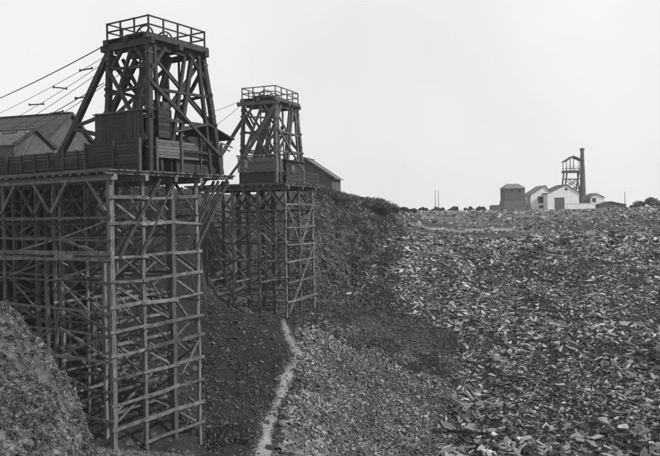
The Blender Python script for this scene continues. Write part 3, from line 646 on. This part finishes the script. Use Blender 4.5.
part('back_wall', M_BOARD_D, t_, lambda m: [boxuv(m, F1, 3.2, 3.3, 6.3, 11, DK1, zl - .3), boxuv(m, F1, .3, 3.1, 6.3, 6.38, DK1, zl - .2), boxuv(m, F1, .3, 3.1, 10.9, 10.98, DK1, DK1 + 2.3),
    boxuv(m, F1, .6, .66, 6.4, 10.85, DK1 + .1, zl - .15)])  # dark sheet added close behind the boards, standing for shade in the open gap
part('front_post', M_T2, t_, lambda m: m.beam(F1.p(.15, 11.05, DK1), F1.p(.15, 11.05, DK1 + 2.5), .16, .16))
part('front_post', M_T2, t_, lambda m: m.beam(F1.p(.15, 8.72, DK1), F1.p(.15, 8.72, DK1 + 2.4), .1, .1))
part('roof', M_ROOF_D, t_, lambda m: [roof_quads(m, [F1.p(-.25, 5.9, zl), F1.p(3.5, 5.9, zl), F1.p(3.5, 9.2, zr), F1.p(-.25, 9.2, zr)]), roof_quads(m, [F1.p(-.25, 9.22, zr), F1.p(3.5, 9.22, zr), F1.p(3.5, 12.2, zq), F1.p(-.25, 12.2, zq)])])
part('eaves_board', M_BOARD_M, t_, lambda m: [m.beam(F1.p(.1, 10.9, DK1 + 2.45), F1.p(.1, 12.3, DK1 + 2.2), .06, .12), m.beam(F1.p(.1, 10.9, DK1 + 2.1), F1.p(.1, 12.0, DK1 + 1.9), .06, .1)])

# ------------------------------------------------------------------ sheds behind the near deck
def gable_shed(name, label, apex, ridge_dir, length, half, eave_z, base, m_wall, m_roof, verge=.2, group=None, gable_m=None):
    r = Vector(ridge_dir).normalized(); n = Vector((-r.y, r.x, 0)); A = Vector(apex); B = A + r * length
    t_ = thing(name, label, 'shed', (A.x, A.y, base), group); e = Vector((0, 0, eave_z - A.z))
    def wall(m):
        for c, s in ((A, 1), (B, -1)):
            p = c + r * s * .02; lo = Vector((0, 0, base - A.z))
            a, b = p + n * half, p - n * half
            q = r * s * .15
            m.add([a + lo, b + lo, b + e, p + Vector((0, 0, -.06)), a + e, a + lo + q, b + lo + q, b + e + q, p + q + Vector((0, 0, -.06)), a + e + q],
                  [(0, 1, 2, 3, 4), (9, 8, 7, 6, 5), (0, 5, 6, 1), (1, 6, 7, 2), (2, 7, 8, 3), (3, 8, 9, 4), (4, 9, 5, 0)])
        for s in (1, -1):
            a = A + n * half * s + r * .2; b = B + n * half * s - r * .2; i_ = -n * s * .15; lo = Vector((0, 0, base - A.z))
            m.hexa([a + lo, b + lo, b + lo + i_, a + lo + i_, a + e, b + e, b + e + i_, a + e + i_])
    part('wall', gable_m or m_wall, t_, wall)
    for s in (1, -1):
        a0 = A - r * verge; b0 = B + r * verge; k = 1.12; lowv = Vector((0, 0, (eave_z - A.z) * k))
        def rf(m):
            nn = 18
            for i in range(nn):     # courses, each lapping a little
                t0, t1 = i / nn, (i + 1) / nn; l = Vector((0, 0, .03)); 
                P = [a0 + (n * half * s * k + lowv) * t0 + l * .2, b0 + (n * half * s * k + lowv) * t0 + l * .2, b0 + (n * half * s * k + lowv) * t1 + l, a0 + (n * half * s * k + lowv) * t1 + l]
                roof_quads(m, P, .06)
        part('roof_slope', m_roof, t_, rf)
        part('barge_board', M_DARKW, t_, lambda m: m.beam(a0 - r * .02, a0 + (n * half * s * k + lowv) - r * .02, .06, .28))
    part('ridge_cap', m_roof, t_, lambda m: m.beam(A - r * verge + Vector((0, 0, .08)), B + r * verge + Vector((0, 0, .08)), .3, .1))
    return t_
s1 = gable_shed('engine_shed', 'large shed with long dark slate roof behind the near fence', at(70, 113.5, 68), (-.95, .31, 0), 16, 3.3, Zat(91, 142, 70.5), 2.7, M_WALL_G, M_ROOF_D, .25)
s2 = gable_shed('store_shed', 'small low shed with paler slate roof in front of the large shed', at(34.5, 129, 60), (-.94, .35, 0), 10, 2.3, Zat(47, 147, 61.5), 2.7, M_WALL_G, M_ROOF_L, .2)
s3 = gable_shed('slate_shed', 'shed with steep grey roof on the rim behind the far headframe', at(304, 158, 107), (.25, .97, 0), 5.5, 4.3, Zat(329, 177, 107), 1.2, M_WALL_G, M_ROOF_L, .2)
# a small window in the rim shed's long wall
w_ = at(334, 184, 101.2)
for i in range(2):
    q = at(332.3 + i * 4, 183.5, 109 + i * 2); part('window', M_OPEN, s3, lambda m: m.beam(q + Vector((0, 0, -.4)), q + Vector((0, 0, .4)), .12, .55))

# ------------------------------------------------------------------ works frame 2 (farther right)
F2 = Frame(-4.75, 75, R(68)); DK2 = Zat(286, 182.5, 75)
LU2 = [.3, -.9, -3.3, -5.2, -7.0, -8.6, -10]; LV2 = [.9, -1.6, -3.4, -5.2, -7.4, -9.4]
def up2(B, Lg, P):
    z = F2.p
    B.add(z(9.6, -.25, -1.5), z(6.6, -.25, -8.2), .11, .2, 'box'); B.add(z(6.4, -.25, -.9), z(9.7, -.25, -6.8), .11, .2, 'box')
    B.add(z(3.3, -.25, .6), z(.1, -.25, -5), .11, .18, 'box'); B.add(z(0, -.28, -.6), z(3.2, -.28, -6), .11, .18, 'box')
    B.add(z(-.25, 0, .8), z(-.25, 3.6, -4.2), .11, .18, 'box'); B.add(z(-.25, 7.2, 1.6), z(-.25, 3.6, -3.4), .11, .18, 'box'); B.add(z(-.25, 7.2, -3.5), z(-.25, .2, -10.6), .11, .18, 'box')
trestle(F2, [0, 3.2, 6.4, 9.7], [0, 3.65, 7.3], DK2, LU2, LV2, 'grey timber trestle in mid distance carrying the far headframe', (-.5, 12, -.6, 8.4), M_POST, M_LEDG, up2, pw=.34, seed=9)
random.seed(77)
zt2 = Zat(272, 85.8, 77); zf2 = zt2 - 1.15
h2, leg2, seg2, tz2 = headframe(F2, (1.6, 1.4), 4.1, 5.9, 0, DK2, zf2, zt2, 'smaller grey timber headframe with railed platform on the farther trestle', M_T2, k=.95, splay_r=1.1, splay_u=.25)
seg2(leg2(0, tz2 - .5) - F2.v * .25, leg2(1, DK2 + 2.5) - F2.v * .25, .3)           # big diagonal on the left face
seg2(F2.p(5.6, 2, tz2 - 1.0), F2.p(11.5, 2, DK2), .3, 'backstay'); seg2(F2.p(5.9, 2.1, DK2 + 3.2), F2.p(8.6, 2.1, DK2 + .2), .2)
t_ = thing('board_hut', 'pale boarded hut under the left side of the far headframe', 'hut', F2.p(4, 1.5, DK2))
part('wall', M_BOARD_M, t_, lambda m: [boards_u(m, F2, 1.75, 6.2, 1.0, DK2 + 1.3, DK2 + 3.0, 8), boxuv(m, F2, 1.8, 6.1, 3.2, 3.3, DK2, DK2 + 2.7), boards_v(m, F2, 1.7, 1.1, 3.2, DK2 + 1.3, DK2 + 2.8, 8)])
part('sill', M_LEDG, t_, lambda m: m.beam(F2.p(1.6, .95, DK2 + 3.12), F2.p(6.3, .95, DK2 + 3.12), .2, .16))
part('lower_boards', M_BOARD_D, t_, lambda m: boxuv(m, F2, 1.8, 6.1, 1.15, 1.2, DK2, DK2 + 1.28))
t_ = thing('tool_hut', 'low dark hut under the right side of the far headframe', 'hut', F2.p(1, 4, DK2))
part('wall', M_BOARD_D, t_, lambda m: [boards_v(m, F2, 1.35, 3.3, 8.0, DK2, DK2 + 2.6, 10), boxuv(m, F2, 1.45, 4, 7.9, 8.0, DK2, DK2 + 2.6)])
part('roof', M_ROOF_D, t_, lambda m: roof_quads(m, [F2.p(1.1, 3.1, DK2 + 2.7), F2.p(4.3, 3.1, DK2 + 2.95), F2.p(4.3, 8.2, DK2 + 2.95), F2.p(1.1, 8.2, DK2 + 2.7)]))
part('window', M_BOARD_M, t_, lambda m: boards_v(m, F2, 1.22, 4.4, 5.3, DK2 + 1.2, DK2 + 2.1, 2))
t_ = thing('deck_rail', 'low board rail along the right edge of the far deck', 'railing', F2.p(-.3, 0, DK2))
part('rail_board', M_DARKW, t_, lambda m: [m.beam(F2.p(-.45, -.4, DK2 + h_), F2.p(-.45, 8.3, DK2 + h_), .06, .18, 4, .02) for h_ in (.35, .8, 1.15)])
for v in (-.3, 2.5, 5.3, 8.1): part('rail_post', M_LEDG, t_, lambda m: m.beam(F2.p(-.38, v, DK2), F2.p(-.38, v, DK2 + 1.25), .1, .1))

# ------------------------------------------------------------------ ropes and rope carriers
def rope(name, a, b, sag, r, label, group, nseg=18):
    mb = MB(); pr = None; rr = []
    for i in range(nseg + 1):
        t = i / nseg; p = Vector(a).lerp(Vector(b), t); p.z -= sag * 4 * t * (1 - t); rr.append(p)
    vs = []; fs = []; d = (rr[-1] - rr[0]).normalized(); a1 = d.cross(Vector((0, 0, 1))).normalized(); a2 = a1.cross(d)
    for p in rr:
        for j in range(6): th = j * math.pi / 3; vs.append(p + a1 * math.cos(th) * r + a2 * math.sin(th) * r)
    for i in range(nseg):
        for j in range(6): fs.append((i * 6 + j, i * 6 + (j + 1) % 6, i * 6 + 6 + (j + 1) % 6, i * 6 + 6 + j))
    mb.add(vs, fs); o = mb.build(name, M_IRON, None, rr[0]); tag(o, label, 'cable', group); return rr
G = 'haulage ropes of the near headframe'
def fromto(px0, py0, D0, px1, py1, D1, k=1.12):   # extended beyond the frame edge along the rope
    a = at(px0, py0, D0); b = at(px1, py1, D1); return a, a + (b - a) * k
ropes = [
 (fromto(104, 46, 50.2, -2, 98.5, 66), .15, .040, 'thick dark haulage rope, topmost of those left of the near headframe'),
 (fromto(104, 57.5, 50.6, -2, 113.5, 67), .15, .020, 'thin rope just below the thick topmost one'),
 (fromto(104, 63, 50.8, -2, 126, 67), .25, .020, 'thin rope third from the top, carrying two crossbars'),
 (fromto(104, 69, 52, 2, 133, 67), .25, .022, 'thin rope passing over the ridge end of the large shed'),
 (fromto(104, 83, 50.8, 2, 138, 64), .2, .030, 'darker low rope crossing in front of the backstay'),
 (fromto(120, 74, 53, 2, 148, 64), .3, .025, 'lowest rope, running down across the small shed roof')]
for (a, b), sg, r, lb in ropes: rope('haulage_rope', a, b, sg, r, lb, G)
for (px, py, D, w_, tl, lb) in ((86, 69.5, 52, 12, -.5, 'rope carrier bar nearest the near headframe platform, upper left of its backstay'), (60, 88, 55, 13, .35, 'tilted rope carrier bar midway along the upper ropes'),
      (36.5, 104.5, 59, 14, -.1, 'level rope carrier bar in the sky above the large shed ridge'), (57, 112.5, 56, 12, -.5, 'rope carrier bar touching the ridge line of the large shed'),
      (82, 97.5, 52.5, 13, -.35, 'rope carrier bar beside the backstay, halfway up'), (10, 133, 58.6, 14, -.3, 'rope carrier bar over the small shed roof')):
    c = at(px, py, D); h_ = w_ / F * D / 2; t_ = thing('rope_carrier', lb, 'rope carrier', c, 'rope carriers left of the near headframe')
    a = c + Vector((-h_, 0, h_ * tl * .35)); b = c + Vector((h_, 0, -h_ * tl * .35))
    part('bar', M_DARKW, t_, lambda m: m.beam(a, b, .09, .09, 2, .01))
    for q in (a, b): part('roller', M_IRON, t_, lambda m: m.log(q + Vector((0, 0, -.08)), q + Vector((0, 0, .1)), .08, 1))
rope('guy_rope', at(239, 101.5, 79), at(206, 113.5, 70), .1, .025, 'upper thin rope left of the far headframe platform', 'ropes of the far headframe')
rope('guy_rope', at(240, 106, 79), at(212, 128, 70), .1, .025, 'lower thin rope left of the far headframe', 'ropes of the far headframe')

# ------------------------------------------------------------------ the distant works across the pit
DF = 290
def wbox(mb, px0, px1, py0, py1, D0=DF, dep=6.0, py1b=None):
    """box whose near face spans these picture limits at distance D0 and which runs back dep metres"""
    a = at((px0 + px1) / 2, py0, D0); b = at((px0 + px1) / 2, py1, D0); x0 = at(px0, (py0 + py1) / 2, D0).x; x1 = at(px1, (py0 + py1) / 2, D0).x
    mb.hexa([(x0, D0, b.z), (x1, D0, b.z), (x1, D0 + dep, b.z), (x0, D0 + dep, b.z), (x0, D0, a.z), (x1, D0, a.z), (x1, D0 + dep, a.z), (x0, D0 + dep, a.z)])
def base_thing(name, label, cat, px, py, D=DF, group=None): return thing(name, label, cat, at(px, py, D), group)
def hip(mb, px0, px1, pye, pyr, D0, dep, inset, over=.3):
    x0 = at(px0, pye, D0).x - over; x1 = at(px1, pye, D0).x + over; ze = Zat((px0 + px1) / 2, pye, D0); zr_ = Zat((px0 + px1) / 2, pyr, D0); i_ = inset
    y0, y1 = D0 - over, D0 + dep + over; ym = (y0 + y1) / 2
    mb.add([(x0, y0, ze), (x1, y0, ze), (x1, y1, ze), (x0, y1, ze), (x0 + i_, ym - .4, zr_), (x1 - i_, ym - .4, zr_), (x1 - i_, ym + .4, zr_), (x0 + i_, ym + .4, zr_)], [(3, 2, 1, 0), (4, 5, 6, 7), (0, 1, 5, 4), (1, 2, 6, 5), (2, 3, 7, 6), (3, 0, 4, 7)])
# grey block house on a battered base
t_ = base_thing('engine_house', 'tall grey block house with pale hipped roof on a battered base', 'building', 515, 210)
def batt(m):
    x = [at(p, 200, DF).x for p in (505, 525.5, 529.5, 501.5)]; z1 = Zat(515, 200, DF); z0 = Zat(515, 214, DF)
    m.hexa([(x[3], DF - 1, z0), (x[2], DF - 1, z0), (x[2], DF + 9, z0), (x[3], DF + 9, z0), (x[0], DF - .1, z1), (x[1], DF - .1, z1), (x[1], DF + 8, z1), (x[0], DF + 8, z1)])
part('base', M_BRICK, t_, batt); part('wall', M_BRICK, t_, lambda m: wbox(m, 505, 525, 188.5, 199.9, DF, 7.9))
part('band', M_WALL_G, t_, lambda m: wbox(m, 504.6, 525.4, 199.2, 200, DF - .15, .14)); part('roof', M_ROOF_L, t_, lambda m: hip(m, 504.6, 525.4, 188.4, 183.5, DF, 7.9, 2.2))
for a in (510.5, 518.5): part('window', M_OPEN, t_, lambda m: wbox(m, a, a + 2.4, 189.5, 192.5, DF - .06, .05))
t_ = base_thing('stone_hut', 'small square stone hut left of the block house', 'hut', 495.5, 210, 280)
part('wall', M_BRICK, t_, lambda m: wbox(m, 491.5, 500, 205.8, 214, 280, 3.5)); part('roof', M_ROOF_D, t_, lambda m: hip(m, 491.3, 500.2, 205.8, 205, 280, 3.5, .6, .1))
# gabled white house and its neighbour
def gable_front(name, label, px0, px1, pye, pya, pxa, pyb, D, dep, m_wall, m_roof):
    t_ = base_thing(name, label, 'building', (px0 + px1) / 2, pyb - 2, D)
    x0, x1, xa = at(px0, pye, D).x, at(px1, pye, D).x, at(pxa, pya, D).x; ze = Zat((px0 + px1) / 2, pye, D); za = Zat(pxa, pya, D); zb = Zat((px0 + px1) / 2, pyb, D)
    part('wall', m_wall, t_, lambda m: m.add([(x0, D, zb), (x1, D, zb), (x1, D, ze), (xa, D, za - .1), (x0, D, ze), (x0, D + dep, zb), (x1, D + dep, zb), (x1, D + dep, ze), (xa, D + dep, za - .1), (x0, D + dep, ze)],
         [(0, 1, 2, 3, 4), (9, 8, 7, 6, 5), (0, 5, 6, 1), (1, 6, 7, 2), (2, 7, 8, 3), (3, 8, 9, 4), (4, 9, 5, 0)]))
    part('roof_slope', m_roof, t_, lambda m: roof_quads(m, [(x0 - .5, D - .4, ze - .25), (x0 - .5, D + dep + .4, ze - .25), (xa, D + dep + .4, za + .1), (xa, D - .4, za + .1)], .2))
    part('roof_slope', m_roof, t_, lambda m: roof_quads(m, [(x1 + .5, D - .4, ze - .25), (x1 + .5, D + dep + .4, ze - .25), (xa + .01, D + dep + .4, za + .1), (xa + .01, D - .4, za + .1)], .2))
    return t_
t_ = gable_front('white_house', 'white gabled workshop with one dark opening right of the block house', 530.5, 552, 194.5, 185.5, 545, 214, DF + 2, 12, M_WALL_W, M_ROOF_L)
part('door', M_OPEN, t_, lambda m: wbox(m, 538, 546, 196.5, 203, DF + 1.9, .08)); part('window', M_OPEN, t_, lambda m: wbox(m, 539, 544, 205.5, 208, DF + 1.9, .08))
t_ = gable_front('winding_house', 'pale winding house with wide dark door in front of the steel headframe', 547.5, 579, 192.5, 184.5, 566, 214, DF - 4, 12, M_WALL_W, M_ROOF_D)
part('door', M_BRICK, t_, lambda m: wbox(m, 555, 564.5, 198, 212, DF - 4.1, .08))
for hp, a, b, c, d, D_ in ((t_, 554.6, 564.9, 197.6, 198.1, DF - 4.2),):
    part('lintel', M_FAR, hp, lambda m: wbox(m, a, b, c, d, D_, .15))
part('vent', M_OPEN, t_, lambda m: wbox(m, 565, 567.4, 188.3, 190.2, DF - 4.1, .08))
# low white wall, side building
t_ = base_thing('white_wall', 'long low white wall right of the winding house', 'wall', 582, 210, DF - 10); part('wall', M_WALL_W, t_, lambda m: wbox(m, 567.5, 595.5, 203.7, 212, DF - 10, .6))
part('coping', M_WALL_W, t_, lambda m: wbox(m, 567.3, 595.8, 203.3, 203.65, DF - 10.1, .8))
t_ = gable_front('side_building', 'small pale building with dark window right of the brick chimney', 591, 604, 196.8, 193.3, 596, 212, DF, 8, M_WALL_W, M_ROOF_L); part('window', M_OPEN, t_, lambda m: wbox(m, 592.5, 596, 198, 202, DF - .1, .08))
t_ = gable_front('dark_mound', 'low dark mound, built as a gabled block, between the white wall and the thin mast', 600, 626, 204.2, 201.5, 611, 212, DF - 6, 8, M_BRICK, M_ROOF_D)  # a gabled block stands in for the mound
# chimney
t_ = base_thing('brick_chimney', 'tall tapering brick chimney beside the distant headframe', 'chimney', 585.8, 208)
def chim(m):
    b = at(585.6, 200, DF); zt_ = Zat(586, 147.5, DF); rs = []
    for z, r in ((b.z - 3, 1.35), (b.z, 1.3), (zt_ - 1.2, .72), (zt_ - 1.15, .92), (zt_ - .3, .95), (zt_, .8)): rs.append((z, r))
    n = 14; vs = [(b.x + math.cos(2 * math.pi * j / n) * r, DF + 3 + math.sin(2 * math.pi * j / n) * r, z) for z, r in rs for j in range(n)]
    m.add(vs, [(i * n + j, i * n + (j + 1) % n, (i + 1) * n + (j + 1) % n, (i + 1) * n + j) for i in range(len(rs) - 1) for j in range(n)] + [tuple(range((len(rs) - 1) * n, len(rs) * n))])
part('shaft', M_BRICK, t_, chim); part('plinth', M_BRICK, t_, lambda m: wbox(m, 581.8, 589.3, 196, 212, DF + 1.3, 4))
# steel headframe with roof
t_ = base_thing('steel_headframe', 'distant headframe with pitched canopy roof beside the chimney', 'headframe', 574, 208)
def P3(px, py, k): return at(px, py, DF + 2) + Vector((0, k, 0))
part('roof', M_FAR, t_, lambda m: [roof_quads(m, [P3(564.8, 161.5, -.5), P3(573.5, 155.8, -.5), P3(573.5, 155.8, 4.5), P3(564.8, 161.5, 4.5)], .3), roof_quads(m, [P3(583.6, 160, -.5), P3(573.52, 155.8, -.5), P3(573.52, 155.8, 4.5), P3(583.6, 160, 4.5)], .3)])
for k in (0, 4):
    for a in (566.3, 573.5, 582.6): part('roof_post', M_FAR, t_, lambda m: m.beam(P3(a, 160.6 if a != 573.5 else 157.5, k), P3(a, 171, k), .25, .25))
    part('leg', M_FAR, t_, lambda m: m.beam(P3(567, 172.5, k), P3(562, 212, k), .5, .5)); part('leg', M_FAR, t_, lambda m: m.beam(P3(582.3, 172.5, k), P3(576, 212, k), .5, .5)); part('leg', M_FAR, t_, lambda m: m.beam(P3(580.8, 172.5, k), P3(583.8, 210, k), .35, .35))
    for a, b in ((178, 188), (188, 178), (186, 197)):
        part('brace', M_FAR, t_, lambda m: m.beam(P3(566, a, k), P3(580.5, b, k), .28, .28))
    part('crossbeam', M_FAR, t_, lambda m: m.beam(P3(566.3, 179, k), P3(581.5, 179, k), .3, .3)); part('crossbeam', M_FAR, t_, lambda m: m.beam(P3(565, 188, k), P3(580.5, 188, k), .3, .3))
    part('railing', M_FAR, t_, lambda m: m.beam(P3(565, 168.3, k), P3(584, 168.3, k), .14, .14))
def plat(m): a = P3(565, 171.5, -.6); b = P3(584, 171.5, 4.6); m.hexa([(a.x, a.y, a.z - .5), (b.x, a.y, a.z - .5), (b.x, b.y, a.z - .5), (a.x, b.y, a.z - .5), (a.x, a.y, a.z + .4), (b.x, a.y, a.z + .4), (b.x, b.y, a.z + .4), (a.x, b.y, a.z + .4)])
part('platform', M_FAR, t_, plat)
for a, k in ((571, 1), (578, 3)): sheave(t_, P3(a, 168.5, k), (.25, 1, 0), 1.35, M_FAR)
# masts
for px, py, D, lb in ((435, 190, 250, 'left one of the two close thin poles on the skyline'), (438.3, 190.5, 252, 'right one of the two close thin poles on the skyline'), (624.8, 191.5, 280, 'single thin mast right of the distant works')):
    a = at(px, py, D); g = gz(a.x, D); o = MB().log((a.x, D, g - .5), a, .13 if px < 500 else .16, 2, 0, .4).build('thin_pole', M_FAR, None, (a.x, D, g)); tag(o, lb, 'pole', 'thin poles on the skyline')

# ------------------------------------------------------------------ prominent single blocks low in the scree
for (px, py, s, lb) in ((519, 392, .75, 'small pale block left of centre in the big scree'), (492, 434, 1.1, 'flat pale slab near the bottom, right of the dark patch'), (505, 451, 1.9, 'largest pale slab lying flat at the bottom edge'),
     (577, 440, 1.5, 'tilted pale slab standing up at the bottom centre right'), (605, 424, 1.6, 'broad pale slab at the lower right'), (566, 374, .9, 'slim pale slab halfway down the big scree'), (520, 375, .9, 'pale pointed slab above the small pale block'), (483, 421, 1.0, 'pale upright block beside the dark patch foot')):
    D = hit(px, py); c = at(px, py, D); c.z = gz(c.x, D) + .25; mb = MB(); n = 7; nz = Vector((random.uniform(-.3, .3), -.35 + random.uniform(-.2, .2), .9)).normalized(); a1 = nz.cross(Vector((0, 1, 0))).normalized(); a2 = nz.cross(a1)
    R_ = [(random.uniform(.7, 1.1), random.uniform(-.2, .2)) for _ in range(n)]
    vs = [c + (a1 * math.cos(2 * math.pi * i / n + R_[i][1]) + a2 * .6 * math.sin(2 * math.pi * i / n + R_[i][1])) * R_[i][0] * s / 2 * k + nz * h_ for h_, k in ((-.12, 1), (.1, 1.02), (.17, .8)) for i in range(n)]
    mb.add(vs, [tuple(range(n - 1, -1, -1)), tuple(range(2 * n, 3 * n))] + [(r_ * n + i, r_ * n + (i + 1) % n, (r_ + 1) * n + (i + 1) % n, (r_ + 1) * n + i) for r_ in range(2) for i in range(n)])
    o = mb.build('slate_block', M_PATH, None, c); tag(o, lb, 'rock', 'pale blocks in the big scree')

# ------------------------------------------------------------------ the air
HAZE = 0.0003
if HAZE:
    mb = MB(); mb.hexa([(-1300, -60, -30), (1300, -60, -30), (1300, 940, -30), (-1300, 940, -30), (-1300, -60, 34), (1300, -60, 34), (1300, 940, 34), (-1300, 940, 34)])
    m = bpy.data.materials.new('haze'); m.use_nodes = True; n = m.node_tree.nodes; n.remove(n['Principled BSDF']); v = n.new('ShaderNodeVolumePrincipled')
    v.inputs['Color'].default_value = (1, 1, 1, 1); v.inputs['Density'].default_value = HAZE; v.inputs['Anisotropy'].default_value = .2
    m.node_tree.links.new(v.outputs[0], n['Material Output'].inputs['Volume'])
    tag(mb.build('haze', m, None, (0, 0, 0)), 'thin pale haze over the quarry', 'haze', kind='stuff')
